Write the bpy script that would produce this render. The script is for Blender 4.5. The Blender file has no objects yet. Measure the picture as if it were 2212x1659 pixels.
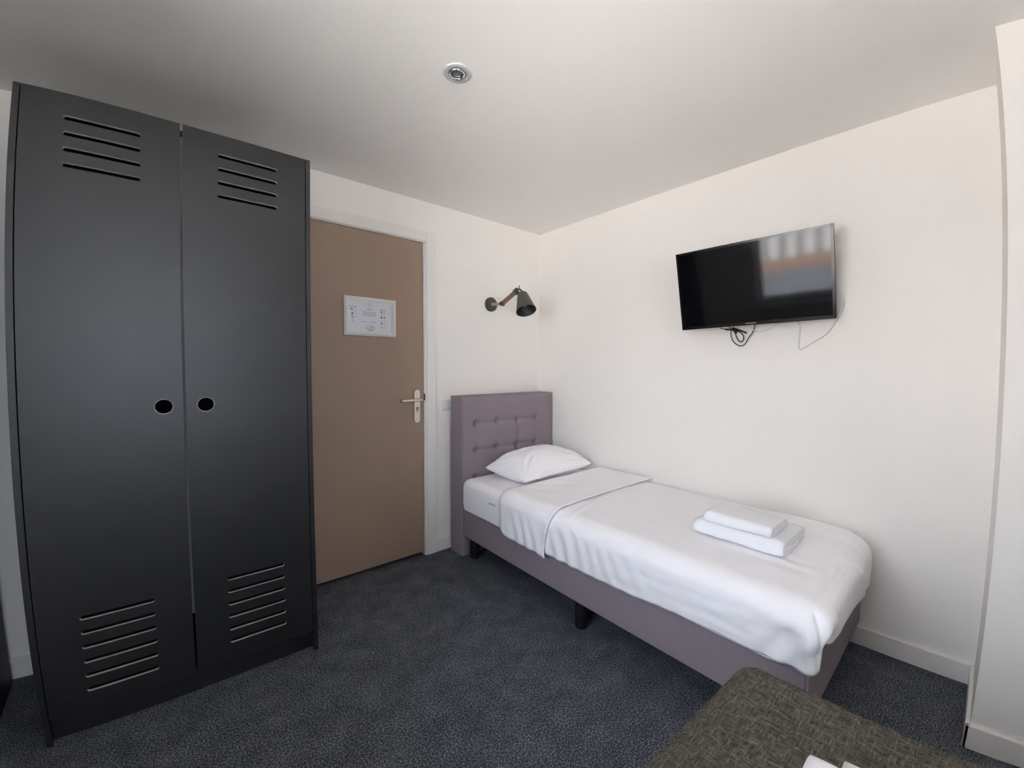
import bpy, bmesh, math, random
from mathutils import Vector, Matrix, noise
random.seed(4)
PI = math.pi
C = bpy.context.scene.collection
SC = bpy.context.scene

# ------------------------------------------------------------------ camera (ultra-wide phone lens with its barrel distortion)
CX, CY, CZ = -2.4123, -2.4826, 1.2839
YAW, PITCH, ROLL = math.radians(40.4044), math.radians(-2.2065), math.radians(0.1517)
cd = bpy.data.cameras.new('camera'); cam = bpy.data.objects.new('camera', cd); C.objects.link(cam)
fw = Vector((math.sin(YAW)*math.cos(PITCH), math.cos(YAW)*math.cos(PITCH), math.sin(PITCH)))
rt = Vector((math.cos(YAW), -math.sin(YAW), 0)); up = rt.cross(fw)
r2 = rt*math.cos(ROLL) + up*math.sin(ROLL); u2 = -rt*math.sin(ROLL) + up*math.cos(ROLL)
M = Matrix((r2, u2, -fw)).transposed().to_4x4(); M.translation = (CX, CY, CZ)
cam.matrix_world = M
cd.sensor_width = 36.0; cd.sensor_fit = 'HORIZONTAL'; cd.lens = 14.37
cd.clip_start = 0.02; cd.clip_end = 200
cd.type = 'PANO'
cd.panorama_type = 'FISHEYE_LENS_POLYNOMIAL'
cd.fisheye_fov = math.radians(150)
K = (0.07029881401774923, -0.0002820702236578424, -8.424737682647399e-05, 2.292949084605378e-06)
cd.fisheye_polynomial_k0 = 0.0
cd.fisheye_polynomial_k1 = -K[0]
cd.fisheye_polynomial_k2 = -K[1]
cd.fisheye_polynomial_k3 = -K[2]
cd.fisheye_polynomial_k4 = -K[3]
SC.camera = cam

# ------------------------------------------------------------------ light and exposure
SC.view_settings.view_transform = 'Standard'; SC.view_settings.look = 'None'
SC.view_settings.gamma = 1.0; SC.view_settings.use_curve_mapping = False
SC.view_settings.exposure = 0.08
SC.cycles.use_denoising = True
SC.cycles.max_bounces = 14; SC.cycles.diffuse_bounces = 10; SC.cycles.glossy_bounces = 6
SC.cycles.transparent_max_bounces = 12
SC.cycles.caustics_reflective = False; SC.cycles.caustics_refractive = False
SC.cycles.sample_clamp_indirect = 120.0
w = bpy.data.worlds.new('sky'); SC.world = w; w.use_nodes = True
bg = w.node_tree.nodes['Background']
bg.inputs[0].default_value = (0.77, 0.86, 1.0, 1); bg.inputs[1].default_value = 8.0
sl = bpy.data.lights.new('sun', 'SUN'); sl.energy = 85.0; sl.angle = math.radians(2); sl.color = (1.0, 0.955, 0.90)
so = bpy.data.objects.new('sun', sl); C.objects.link(so)
so.rotation_euler = Vector((-0.5, -1.0, -0.8)).to_track_quat('-Z', 'Y').to_euler()   # over the roof onto the houses opposite
WY0, WY1, WZ0, WZ1 = -2.60, -1.27, 0.70, 2.33          # window opening in the left wall
XL = -3.2                                               # left wall
pl = bpy.data.lights.new('window_portal', 'AREA'); pl.shape = 'RECTANGLE'
pl.size = WY1-WY0; pl.size_y = WZ1-WZ0; pl.cycles.is_portal = True
po = bpy.data.objects.new('window_portal', pl); C.objects.link(po)
po.location = (XL-0.13, (WY0+WY1)/2, (WZ0+WZ1)/2)
po.matrix_world = Matrix.Translation(po.location) @ Matrix(((0, 0, -1), (1, 0, 0), (0, 1, 0))).to_4x4()

VX0, VX1, VZ0, VZ1, VY = -3.12, -2.00, 0.72, 2.33, -4.35   # second window, in the wall behind the camera
pl2 = bpy.data.lights.new('window_portal', 'AREA'); pl2.shape = 'RECTANGLE'
pl2.size = VX1-VX0; pl2.size_y = VZ1-VZ0; pl2.cycles.is_portal = True
po2 = bpy.data.objects.new('window_portal', pl2); C.objects.link(po2)
po2.matrix_world = Matrix.Translation(((VX0+VX1)/2, VY-0.13, (VZ0+VZ1)/2)) @ Matrix(((-1, 0, 0), (0, 0, -1), (0, -1, 0))).to_4x4()

# ------------------------------------------------------------------ materials
def mat(name, col, rough=0.6, metal=0.0, spec=0.5):
    m = bpy.data.materials.new(name); m.use_nodes = True
    b = m.node_tree.nodes['Principled BSDF']
    b.inputs['Base Color'].default_value = (*col, 1); b.inputs['Roughness'].default_value = rough
    b.inputs['Metallic'].default_value = metal; b.inputs['Specular IOR Level'].default_value = spec
    return m
def nodes(m): return m.node_tree.nodes, m.node_tree.links, m.node_tree.nodes['Principled BSDF']
def coord(m, scale=(1, 1, 1), rot=(0, 0, 0)):
    n, l, b = nodes(m)
    t = n.new('ShaderNodeTexCoord'); mp = n.new('ShaderNodeMapping')
    mp.inputs['Scale'].default_value = scale; mp.inputs['Rotation'].default_value = rot
    l.new(t.outputs['Object'], mp.inputs['Vector']); return mp.outputs['Vector']
def noise_tex(m, vec, scale, detail=3, rough=0.6):
    n, l, b = nodes(m); t = n.new('ShaderNodeTexNoise')
    t.inputs['Scale'].default_value = scale; t.inputs['Detail'].default_value = detail; t.inputs['Roughness'].default_value = rough
    l.new(vec, t.inputs['Vector']); return t.outputs['Fac']
def ramp(m, fac, stops):
    n, l, b = nodes(m); r = n.new('ShaderNodeValToRGB'); e = r.color_ramp.elements
    while len(e) < len(stops): e.new(0.5)
    for k, (p, c) in zip(e, stops): k.position = p; k.color = (*c, 1) if len(c) == 3 else c
    l.new(fac, r.inputs['Fac']); return r.outputs['Color']
def bump(m, h, strength, dist):
    n, l, b = nodes(m); x = n.new('ShaderNodeBump')
    x.inputs['Strength'].default_value = strength; x.inputs['Distance'].default_value = dist
    l.new(h, x.inputs['Height']); l.new(x.outputs['Normal'], b.inputs['Normal'])
def fabric(name, c1, c2, scale, rough=0.9, bstr=0.3, stretch=(1, 1, 1), bdist=0.002):
    m = mat(name, c1, rough, spec=0.2); n, l, b = nodes(m)
    v = coord(m, stretch); f = noise_tex(m, v, scale, 4, 0.7)
    l.new(ramp(m, f, [(0.3, c1), (0.7, c2)]), b.inputs['Base Color']); bump(m, f, bstr, bdist); return m

m_wall = mat('wall paint', (0.895, 0.862, 0.82), 0.75, spec=0.25)
bump(m_wall, noise_tex(m_wall, coord(m_wall), 160, 2), 0.06, 0.001)
m_ceil = mat('ceiling paint', (0.885, 0.872, 0.85), 0.85, spec=0.2)
m_trim = mat('white trim', (0.84, 0.805, 0.765), 0.4)
m_ring = mat('grey enamel ring', (0.60, 0.61, 0.61), 0.35, 0.2)
m_carpet = mat('carpet', (0.03, 0.03, 0.035), 0.95, spec=0.1)
n_, l_, b_ = nodes(m_carpet)
cf = noise_tex(m_carpet, coord(m_carpet), 170, 3, 0.7); cf2 = noise_tex(m_carpet, coord(m_carpet), 9, 4, 0.6)
mx = n_.new('ShaderNodeMath'); mx.operation = 'MULTIPLY_ADD'; mx.inputs[1].default_value = 0.16
l_.new(cf2, mx.inputs[0]); l_.new(cf, mx.inputs[2])
l_.new(ramp(m_carpet, mx.outputs[0], [(0.40, (0.022, 0.024, 0.029)), (0.56, (0.064, 0.069, 0.083)), (0.72, (0.27, 0.28, 0.315))]), b_.inputs['Base Color'])
bump(m_carpet, cf, 0.6, 0.004)
m_ward = mat('anthracite laminate', (0.0045, 0.0045, 0.0052), 0.43, spec=0.85)
m_core = mat('cut board edge', (0.44, 0.43, 0.42), 0.7)
m_mid = mat('grey board edge', (0.17, 0.17, 0.17), 0.7)
m_inside = mat('dark board', (0.012, 0.012, 0.013), 0.7)
m_door = mat('taupe door paint', (0.35, 0.25, 0.182), 0.5, spec=0.4)
m_steel = mat('satin steel', (0.72, 0.67, 0.60), 0.32, 1.0)
m_chrome = mat('bright metal', (0.85, 0.86, 0.87), 0.2, 1.0)
m_black = mat('black plastic', (0.008, 0.008, 0.009), 0.35)
m_blackleg = mat('black lacquer', (0.006, 0.006, 0.007), 0.5)
m_screen = mat('screen', (0.004, 0.004, 0.005), 0.06, spec=0.40)
m_badge = mat('silver badge', (0.75, 0.75, 0.77), 0.5)
m_white = mat('white plastic', (0.74, 0.73, 0.71), 0.4)
m_frame = mat('white aluminium frame', (0.70, 0.70, 0.68), 0.35)
m_paper = mat('white paper', (0.72, 0.72, 0.78), 0.25)
m_ink = mat('grey ink', (0.16, 0.16, 0.17), 0.7)
m_ink2 = mat('pale ink', (0.42, 0.42, 0.44), 0.7)
m_pink = mat('pink ink', (0.55, 0.30, 0.36), 0.7)
m_uph = fabric('mauve grey upholstery', (0.228, 0.188, 0.204), (0.312, 0.262, 0.286), 380, stretch=(1, 1, 1.0))
m_sheet = fabric('white cotton', (0.92, 0.895, 0.91), (0.94, 0.92, 0.935), 60, bstr=0.05)
m_duvet = fabric('white sateen', (0.92, 0.895, 0.91), (0.94, 0.92, 0.935), 14, rough=0.7, bstr=0.12, stretch=(1, 0.35, 1), bdist=0.006)
m_towel = fabric('white terry', (0.87, 0.87, 0.89), (0.92, 0.92, 0.94), 420, bstr=0.5)
m_shade = mat('olive grey metal', (0.075, 0.072, 0.058), 0.5, spec=0.4)
m_shade_in = mat('dark shade lining', (0.03, 0.027, 0.026), 0.45)
m_wood = mat('walnut', (0.22, 0.125, 0.075), 0.5)
n_, l_, b_ = nodes(m_wood)
l_.new(ramp(m_wood, noise_tex(m_wood, coord(m_wood, (60, 6, 60)), 3, 4), [(0.3, (0.15, 0.085, 0.05)), (0.7, (0.32, 0.20, 0.13))]), b_.inputs['Base Color'])
m_pale = mat('pale turned wood', (0.42, 0.34, 0.27), 0.5)
m_glassd = mat('lamp lens', (0.22, 0.23, 0.23), 0.15, 0.6)
m_cable_w = mat('white cable', (0.74, 0.74, 0.72), 0.4)
m_cable_b = mat('black cable', (0.012, 0.012, 0.012), 0.5)
# olive tweed throw: two crossed thread directions with pale flecks
m_tweed = mat('olive tweed', (0.08, 0.075, 0.055), 0.95, spec=0.1)
n_, l_, b_ = nodes(m_tweed)
ta = noise_tex(m_tweed, coord(m_tweed, (40, 260, 60), (0, 0, 0.06)), 1, 3, 0.7)
tb = noise_tex(m_tweed, coord(m_tweed, (260, 40, 60), (0, 0, -0.05)), 1, 3, 0.7)
tm = n_.new('ShaderNodeMath'); tm.operation = 'MAXIMUM'; l_.new(ta, tm.inputs[0]); l_.new(tb, tm.inputs[1])
l_.new(ramp(m_tweed, tm.outputs[0], [(0.40, (0.046, 0.041, 0.032)), (0.56, (0.104, 0.093, 0.074)), (0.74, (0.23, 0.21, 0.17))]), b_.inputs['Base Color'])
bump(m_tweed, tm.outputs[0], 0.8, 0.004)
m_glass = bpy.data.materials.new('window glass'); m_glass.use_nodes = True
n_ = m_glass.node_tree.nodes; l_ = m_glass.node_tree.links; n_.clear()
o_ = n_.new('ShaderNodeOutputMaterial'); mi = n_.new('ShaderNodeMixShader'); tr = n_.new('ShaderNodeBsdfTransparent'); gl = n_.new('ShaderNodeBsdfGlossy')
fr = n_.new('ShaderNodeFresnel'); gl.inputs['Roughness'].default_value = 0.0
l_.new(fr.outputs[0], mi.inputs[0]); l_.new(tr.outputs[0], mi.inputs[1]); l_.new(gl.outputs[0], mi.inputs[2]); l_.new(mi.outputs[0], o_.inputs[0])

# ------------------------------------------------------------------ helpers
def obj(name, bm, m, parent=None, smooth=False, keep=False):
    me = bpy.data.meshes.new(name)
    if not keep: bmesh.ops.recalc_face_normals(bm, faces=bm.faces)
    bm.to_mesh(me); bm.free()
    for x in (m if isinstance(m, (list, tuple)) else [m]): me.materials.append(x)
    if smooth:
        for p in me.polygons: p.use_smooth = True
    o = bpy.data.objects.new(name, me); C.objects.link(o)
    if parent: o.parent = parent; o.matrix_parent_inverse = Matrix.Translation(-root_loc(parent))   # meshes keep room coordinates
    return o
def root_loc(p):
    return Vector(p.location) if p.parent is None else Vector((0, 0, 0))
def tag(o, label, cat, group=None):
    o['label'] = label; o['category'] = cat
    if group: o['group'] = group
    return o
def thing(name, label, cat, loc, group=None):
    o = bpy.data.objects.new(name, None); C.objects.link(o); o.location = loc; o.empty_display_size = 0.1
    return tag(o, label, cat, group)
def struct(name, bm, m, parent=None, **k):
    o = obj(name, bm, m, parent, **k)
    if not parent: o['kind'] = 'structure'
    return o
def box(bm, lo, hi, bev=0.0, seg=2):
    lo, hi = Vector(lo), Vector(hi)
    r = bmesh.ops.create_cube(bm, size=1.0)
    vs = r['verts']
    for v in vs:
        v.co = Vector(((lo[i]+hi[i])/2 + v.co[i]*(hi[i]-lo[i]) for i in range(3)))
    if bev > 0:
        es = list({e for v in vs for e in v.link_edges})
        bmesh.ops.bevel(bm, geom=es, offset=bev, segments=seg, affect='EDGES', profile=0.5)
def bx(*boxes, bev=0.0, seg=2):
    bm = bmesh.new()
    for lo, hi in boxes: box(bm, lo, hi, bev, seg)
    return bm
def tube(bm, pts, r, seg=10, caps=True):
    pts = [Vector(p) for p in pts]; rings = []
    rad = r if isinstance(r, (list, tuple)) else [r]*len(pts)
    ref = None
    for i, p in enumerate(pts):
        d = (pts[min(i+1, len(pts)-1)] - pts[max(i-1, 0)]).normalized()
        if ref is None:
            ref = d.orthogonal().normalized()
        ref = (ref - d*ref.dot(d)).normalized(); b = d.cross(ref)
        rings.append([bm.verts.new(p + (ref*math.cos(2*PI*k/seg) + b*math.sin(2*PI*k/seg))*rad[i]) for k in range(seg)])
    for a, b in zip(rings, rings[1:]):
        for k in range(seg): bm.faces.new((a[k], a[(k+1) % seg], b[(k+1) % seg], b[k]))
    if caps:
        bm.faces.new(list(reversed(rings[0]))); bm.faces.new(rings[-1])
def lathe(bm, prof, origin, axis, seg=32, closed=False):
    """prof: (radius, height along axis)"""
    origin = Vector(origin); axis = Vector(axis).normalized(); a = axis.orthogonal().normalized(); b = axis.cross(a)
    rings = []
    for r, h in prof:
        if r < 1e-6: rings.append([bm.verts.new(origin + axis*h)])
        else: rings.append([bm.verts.new(origin + axis*h + (a*math.cos(2*PI*k/seg) + b*math.sin(2*PI*k/seg))*r) for k in range(seg)])
    for p, q in zip(rings, rings[1:]):
        for k in range(seg):
            j = (k+1) % seg
            if len(p) == 1 and len(q) == 1: continue
            if len(p) == 1: bm.faces.new((p[0], q[j], q[k]))
            elif len(q) == 1: bm.faces.new((p[k], p[j], q[0]))
            else: bm.faces.new((p[k], p[j], q[j], q[k]))
def smooth_path(pts, n=8):
    """Catmull-Rom through the points"""
    pts = [Vector(p) for p in pts]; P = [2*pts[0]-pts[1]] + pts + [2*pts[-1]-pts[-2]]; out = []
    for i in range(1, len(P)-2):
        for k in range(n):
            t = k/n; a, b, c, d = P[i-1:i+3]
            out.append(0.5*((2*b) + (c-a)*t + (2*a-5*b+4*c-d)*t*t + (3*b-3*c+d-a)*t**3))
    out.append(pts[-1]); return out
def nz(x, y, z=0.0): return noise.noise(Vector((x, y, z)))
def wnorm(o, weight=True):
    md = o.modifiers.new('wn', 'WEIGHTED_NORMAL'); md.keep_sharp = True; return o
def lerp(a, b, t): return a + (b-a)*t
def sstep(a, b, x):
    t = min(1, max(0, (x-a)/(b-a))); return t*t*(3-2*t)

# ------------------------------------------------------------------ the room
H = 2.395; YB = -4.35; PX = -0.4296; PY = -2.5541; T = 0.2
DX0, DX1, DZ = -1.972, -1.080, 2.124                    # door opening
struct('floor', bx(((XL-T, YB-T, -0.15), (T, 0.4, 0))), m_carpet)
struct('ceiling', bx(((XL-T, YB-T, H), (T, 0.4, H+0.2))), m_ceil)
struct('wall_back', bx(((XL-T, 0, 0), (DX0, T, H)), ((DX1, 0, 0), (T, T, H)), ((DX0, 0, DZ), (DX1, T, H)), ((DX0, T-0.02, 0), (DX1, T, DZ))), m_wall)
struct('wall_right', bx(((0, YB-T, 0), (T, 0, H))), m_wall)
struct('wall_pier', bx(((PX, YB, 0), (0, PY, H))), m_wall)
struct('wall_front', bx(((XL-T, YB-T, 0), (VX0, YB, H)), ((VX1, YB-T, 0), (PX, YB, H)), ((VX0, YB-T, 0), (VX1, YB, VZ0)), ((VX0, YB-T, VZ1), (VX1, YB, H))), m_wall)
struct('wall_left', bx(((XL-T, YB, 0), (XL, WY0, H)), ((XL-T, WY1, 0), (XL, 0, H)), ((XL-T, WY0, 0), (XL, WY1, WZ0)), ((XL-T, WY0, WZ1), (XL, WY1, H))), m_wall)
def skirting(lo, hi):
    bm = bmesh.new(); box(bm, lo, hi, 0.003, 2); return bm
BH = 0.088; BT = 0.013
struct('baseboard_back', bx(((-0.998, -BT, 0), (-BT, 0, BH)), ((XL+BT, -BT, 0), (-2.062, 0, BH)), bev=0.003), m_trim)
struct('baseboard_right', bx(((-BT, PY+BT, 0), (0, 0, BH)), bev=0.003), m_trim)
struct('baseboard_pier', bx(((PX-BT, PY, 0), (0, PY+BT, BH)), ((PX-BT, YB, 0), (PX, PY+BT, BH)), bev=0.003), m_trim)
struct('baseboard_left', bx(((XL, YB, 0), (XL+BT, 0, BH)), bev=0.003), m_trim)
# window (left wall, outside the frame of the photograph; mirrored in the television)
bm = bmesh.new(); xw0, xw1 = XL-0.11, XL-0.05
for y0, y1 in ((WY0, WY0+0.06), (WY1-0.06, WY1)): box(bm, (xw0, y0, WZ0), (xw1, y1, WZ1))
for z0, z1 in ((WZ0, WZ0+0.06), (WZ1-0.06, WZ1)): box(bm, (xw0, WY0, z0), (xw1, WY1, z1))
win = struct('window_1', bm, m_trim)
obj('pane', bx(((XL-0.083, WY0+0.05, WZ0+0.05), (XL-0.077, WY1-0.05, WZ1-0.05))), m_glass, win)
struct('trim_1', bx(((XL-0.05, WY0-0.03, WZ0-0.03), (XL+0.10, WY1+0.03, WZ0)), bev=0.004), m_trim)['label'] = 'window sill'
bm = bmesh.new()
for x0, x1 in ((VX0, VX0+0.06), (VX1-0.06, VX1), (-2.52, -2.45)): box(bm, (x0, YB-0.11, VZ0), (x1, YB-0.05, VZ1))
for z0, z1 in ((VZ0, VZ0+0.06), (VZ1-0.06, VZ1)): box(bm, (VX0, YB-0.11, z0), (VX1, YB-0.05, z1))
win2 = struct('window_2', bm, m_trim)
obj('pane', bx(((VX0+0.05, YB-0.083, VZ0+0.05), (VX1-0.05, YB-0.077, VZ1-0.05))), m_glass, win2)
# houses over the street, seen only as the reflection in the screen
m_fac = mat('pale plaster', (0.78, 0.76, 0.74), 0.8); m_brk = mat('orange brick', (0.40, 0.27, 0.21), 0.8); m_gry = mat('grey street', (0.22, 0.24, 0.28), 0.8); m_pil = mat('grey window frames', (0.42, 0.42, 0.45), 0.6)
struct('wall_street', bx(((-12, -16, -0.42), (-11, 9, 1.7))), m_fac)
struct('wall_street_brick', bx(((-12, -16, -0.76), (-10.97, 9, -0.42))), m_brk)
struct('wall_street_plinth', bx(((-12, -16, -1.95), (-10.99, 9, -0.76))), m_gry)
struct('wall_street_base', bx(((-12, -16, -4.2), (-10.98, 9, -1.95))), m_fac)
bm = bmesh.new()
for k in range(60): box(bm, (-11, -16+k*0.4, -0.42), (-10.95, -15.9+k*0.4, 1.7))
struct('trim_street', bm, m_pil)
struct('ground', bx(((-40, -40, -4.4), (30, 40, -4.2))), mat('street paving', (0.70, 0.69, 0.67), 0.9))

# ------------------------------------------------------------------ door with its steel frame
bm = bmesh.new()
FW = 0.066; FX0, FX1, FZ = -1.975-FW-0.012, -0.997, 2.192
box(bm, (FX1-FW, -0.015, 0), (FX1, 0.0, FZ), 0.002); box(bm, (FX0, -0.015, 0), (FX0+FW, 0.0, FZ), 0.002)
box(bm, (FX0+FW, -0.015, FZ-FW), (FX1-FW, 0.0, FZ), 0.002)
# stepped rebate towards the leaf
box(bm, (FX1-FW-0.012, -0.010, 0), (FX1-FW, 0.12, DZ+0.002), 0.0015); box(bm, (-1.082, -0.004, 0.0), (FX1-FW-0.012, 0.12, DZ), 0.001)
box(bm, (FX0+FW, -0.010, 0), (FX0+FW+0.012, 0.12, DZ), 0.0015)
box(bm, (FX0+FW, -0.010, DZ), (FX1-FW, 0.05, FZ-FW), 0.0015); box(bm, (-1.97, -0.004, DZ-0.004), (-1.075, 0.05, DZ+0.002))
fr_ = struct('trim_2', bm, m_trim)
obj('strike_plate', bx(((-1.0825, -0.006, 1.066), (-1.0700, -0.002, 1.112))), m_black, fr_)
leaf = struct('door_1', bx(((-1.966, 0.0, 0.027), (-1.0865, 0.04, 2.1175)), bev=0.0015), m_door)
hb = bmesh.new()                                        # handle plate with round ends
pw = 0.0205; pts = []
for k in range(13): a = PI*k/12; pts.append((-1.1355+pw*math.cos(a), 1.140-pw+pw*math.sin(a)))
for k in range(13): a = PI+PI*k/12; pts.append((-1.1355+pw*math.cos(a), 0.920+pw+pw*math.sin(a)))
f = hb.faces.new([hb.verts.new((x, 0.0, z)) for x, z in pts])
ex = bmesh.ops.extrude_face_region(hb, geom=[f]); bmesh.ops.translate(hb, vec=(0, -0.009, 0), verts=[v for v in ex['geom'] if isinstance(v, bmesh.types.BMVert)])
plate = obj('handle_plate', hb, m_steel, leaf)
bm = bmesh.new()
tube(bm, smooth_path([(-1.130, -0.008, 1.073), (-1.130, -0.045, 1.073), (-1.137, -0.053, 1.073), (-1.20, -0.054, 1.073), (-1.268, -0.052, 1.072)], 6), 0.0095, 14)
obj('lever', bm, m_steel, plate, smooth=True)
bm = bmesh.new(); lathe(bm, [(0, 0.0), (0.0085, 0.0), (0.0085, 0.006), (0, 0.006)], (-1.1355, -0.0085, 1.017), (0, -1, 0), 20); box(bm, (-1.1385, -0.0135, 0.994), (-1.1325, -0.0085, 1.015))
obj('lock_cylinder', bm, m_glassd, plate)

# framed notice on the door
nf = thing('notice_frame', 'white framed house notice hung on the taupe door', 'frame', (-1.444, 0.0, 1.478))
X0, X1, Z0, Z1 = -1.605, -1.282, 1.479, 1.7115; fwid = 0.026
def ring_frame(bm, x0, x1, z0, z1, wd, y0, y1, bev=0.002):
    o_ = [(x0, z0), (x1, z0), (x1, z1), (x0, z1)]; i_ = [(x0+wd, z0+wd), (x1-wd, z0+wd), (x1-wd, z1-wd), (x0+wd, z1-wd)]
    m_ = [(lerp(a[0], b[0], .5), lerp(a[1], b[1], .5)) for a, b in zip(o_, i_)]
    R = []
    for loop, y in ((o_, y0), (o_, lerp(y0, y1, .6)), (m_, y1), (i_, lerp(y0, y1, .55)), (i_, y0)):
        R.append([bm.verts.new((x, y, z)) for x, z in loop])
    for a, b in zip(R, R[1:]+R[:1]):
        for k in range(4): bm.faces.new((a[k], a[(k+1) % 4], b[(k+1) % 4], b[k]))
bm = bmesh.new(); ring_frame(bm, X0, X1, Z0, Z1, fwid, -0.0005, -0.017); obj('frame', bm, m_frame, nf)
paper = obj('notice_sheet', bx(((X0+fwid-0.003, -0.006, Z0+fwid-0.003), (X1-fwid+0.003, -0.0008, Z1-fwid+0.003))), m_paper, nf)
def qd(bm, u0, v0, u1, v1):                             # a printed patch in sheet fractions (v down)
    xa, xb = X0+fwid, X1-fwid; za, zb = Z1-fwid, Z0+fwid; y = -0.0066
    q = [(lerp(xa, xb, u0), lerp(za, zb, v0)), (lerp(xa, xb, u1), lerp(za, zb, v0)), (lerp(xa, xb, u1), lerp(za, zb, v1)), (lerp(xa, xb, u0), lerp(za, zb, v1))]
    bm.faces.new([bm.verts.new((x, y, z)) for x, z in q])
def words_line(bm, u0, u1, v, h=0.012):
    u = u0
    while u < u1-0.004:
        wl = random.uniform(0.012, 0.034); qd(bm, u, v, min(u+wl, u1), v+h); u += wl+0.006
def ringm(bm, u, v, r, t=0.006, seg=20, dots=0):
    asp = (Z1-Z0-2*fwid)/(X1-X0-2*fwid)
    for k in range(seg):
        a, b = 2*PI*k/seg, 2*PI*(k+1)/seg; q = []
        for ang, rr in ((a, r), (b, r), (b, r-t), (a, r-t)):
            q.append((u+rr*math.cos(ang)*asp, v+rr*math.sin(ang)))
        xa, xb = X0+fwid, X1-fwid; za, zb = Z1-fwid, Z0+fwid
        bm.faces.new([bm.verts.new((lerp(xa, xb, p[0]), -0.0066, lerp(za, zb, p[1]))) for p in q])
def printed(name, m, fn):
    b = bmesh.new(); fn(b); obj(name, b, m, paper)
def picto(u, v, r, t, rects, m=m_ink):
    def fn(b):
        if r: ringm(b, u, v, r, t)
        for q in rects: qd(b, *q)
    printed('pictogram', m, fn)
picto(0, 0, 0, 0, ((.055, .245, .078, .29), (.07, .265, .098, .30), (.075, .295, .09, .335)))
picto(.09, .42, .036, .016, ((.078, .40, .102, .435),))
picto(.09, .53, .038, .014, ((.105, .50, .118, .555),))
picto(.09, .645, .04, .012, ((.10, .61, .108, .66), (.10, .685, .125, .71)), m_ink2)
def lines(m, *L):
    def fn(b):
        for l in L: words_line(b, *l)
    printed('text_block', m, fn)
lines(m_ink, (.03, .19, .185, .02)); lines(m_ink2, (.12, .20, .245, .012)); lines(m_ink, (.12, .18, .345, .016)); lines(m_ink2, (.13, .22, .41)); lines(m_ink2, (.13, .21, .52))
def badge(b):
    ringm(b, .475, .085, .075, .008)
    for q in ((.445, .06, .465, .10), (.48, .055, .495, .11)): qd(b, *q)
    words_line(b, .44, .51, .125, .01)
printed('house_logo', m_ink2, badge)
lines(m_ink, (.415, .53, .235, .02))
for k, v in enumerate((.325, .345, .375, .395, .425, .445, .475)): lines(m_ink if k % 2 else m_ink2, (.32, .63, v, .010))
lines(m_ink, (.315, .41, .665, .016)); lines(m_ink2, (.43, .48, .675, .016)); lines(m_ink, (.50, .62, .665, .012))
def badge2(b):
    ringm(b, .44, .83, .075, .008); ringm(b, .445, .83, .05, .006); qd(b, .49, .78, .50, .86)
printed('house_logo', m_ink2, badge2)
lines(m_ink2, (.50, .58, .80, .018)); lines(m_ink, (.50, .57, .835, .02)); lines(m_pink, (.33, .42, .86, .008)); lines(m_pink, (.55, .62, .855, .02)); lines(m_ink, (.40, .44, .885, .02)); lines(m_ink, (.46, .575, .905, .02)); lines(m_ink, (.44, .56, .95, .018))
lines(m_ink, (.71, .865, .225, .018)); lines(m_ink2, (.715, .86, .585, .018))
for v, hh in ((.29, .03), (.375, .03), (.465, .055), (.68, .03), (.81, .03)):
    picto(.752, v+hh/2, .035, .008, ((.735, v, .77, v+hh),), m_ink if v in (.29, .465, .68) else m_ink2)
    picto(.823, v+hh/2, .045 if v == .68 else .03, .008, ((.81, v+.01, .835, v+hh-.002),), m_ink if v == .465 else m_ink2)

# ------------------------------------------------------------------ wardrobe
WF = -0.5473; WXL, WXR, WZT = -2.826, -1.9225, 2.1856
wd = thing('wardrobe', 'tall anthracite two-door wardrobe with louvre slots and round finger holes', 'wardrobe', (-2.374, -0.30, 0))
WB = -0.035
obj('side_panel', bx(((WXL, WF, 0), (WXL+0.019, WB, WZT)), bev=0.001), m_ward, wd)
obj('side_panel', bx(((WXR-0.018, WF, 0), (WXR, WB, WZT)), bev=0.001), m_ward, wd)
obj('top_panel', bx(((WXL+0.019, WF+0.022, WZT-0.035), (WXR-0.018, WB, WZT-0.017))), m_inside, wd)
obj('bottom_panel', bx(((WXL+0.019, WF+0.022, 0.082), (WXR-0.018, WB, 0.098))), m_inside, wd)
obj('back_panel', bx(((WXL+0.019, WB-0.006, 0.0), (WXR-0.018, WB-0.001, WZT-0.04))), m_inside, wd)
obj('plinth', bx(((WXL+0.019, WF+0.040, 0), (WXR-0.018, WF+0.058, 0.082))), m_ward, wd)
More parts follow.
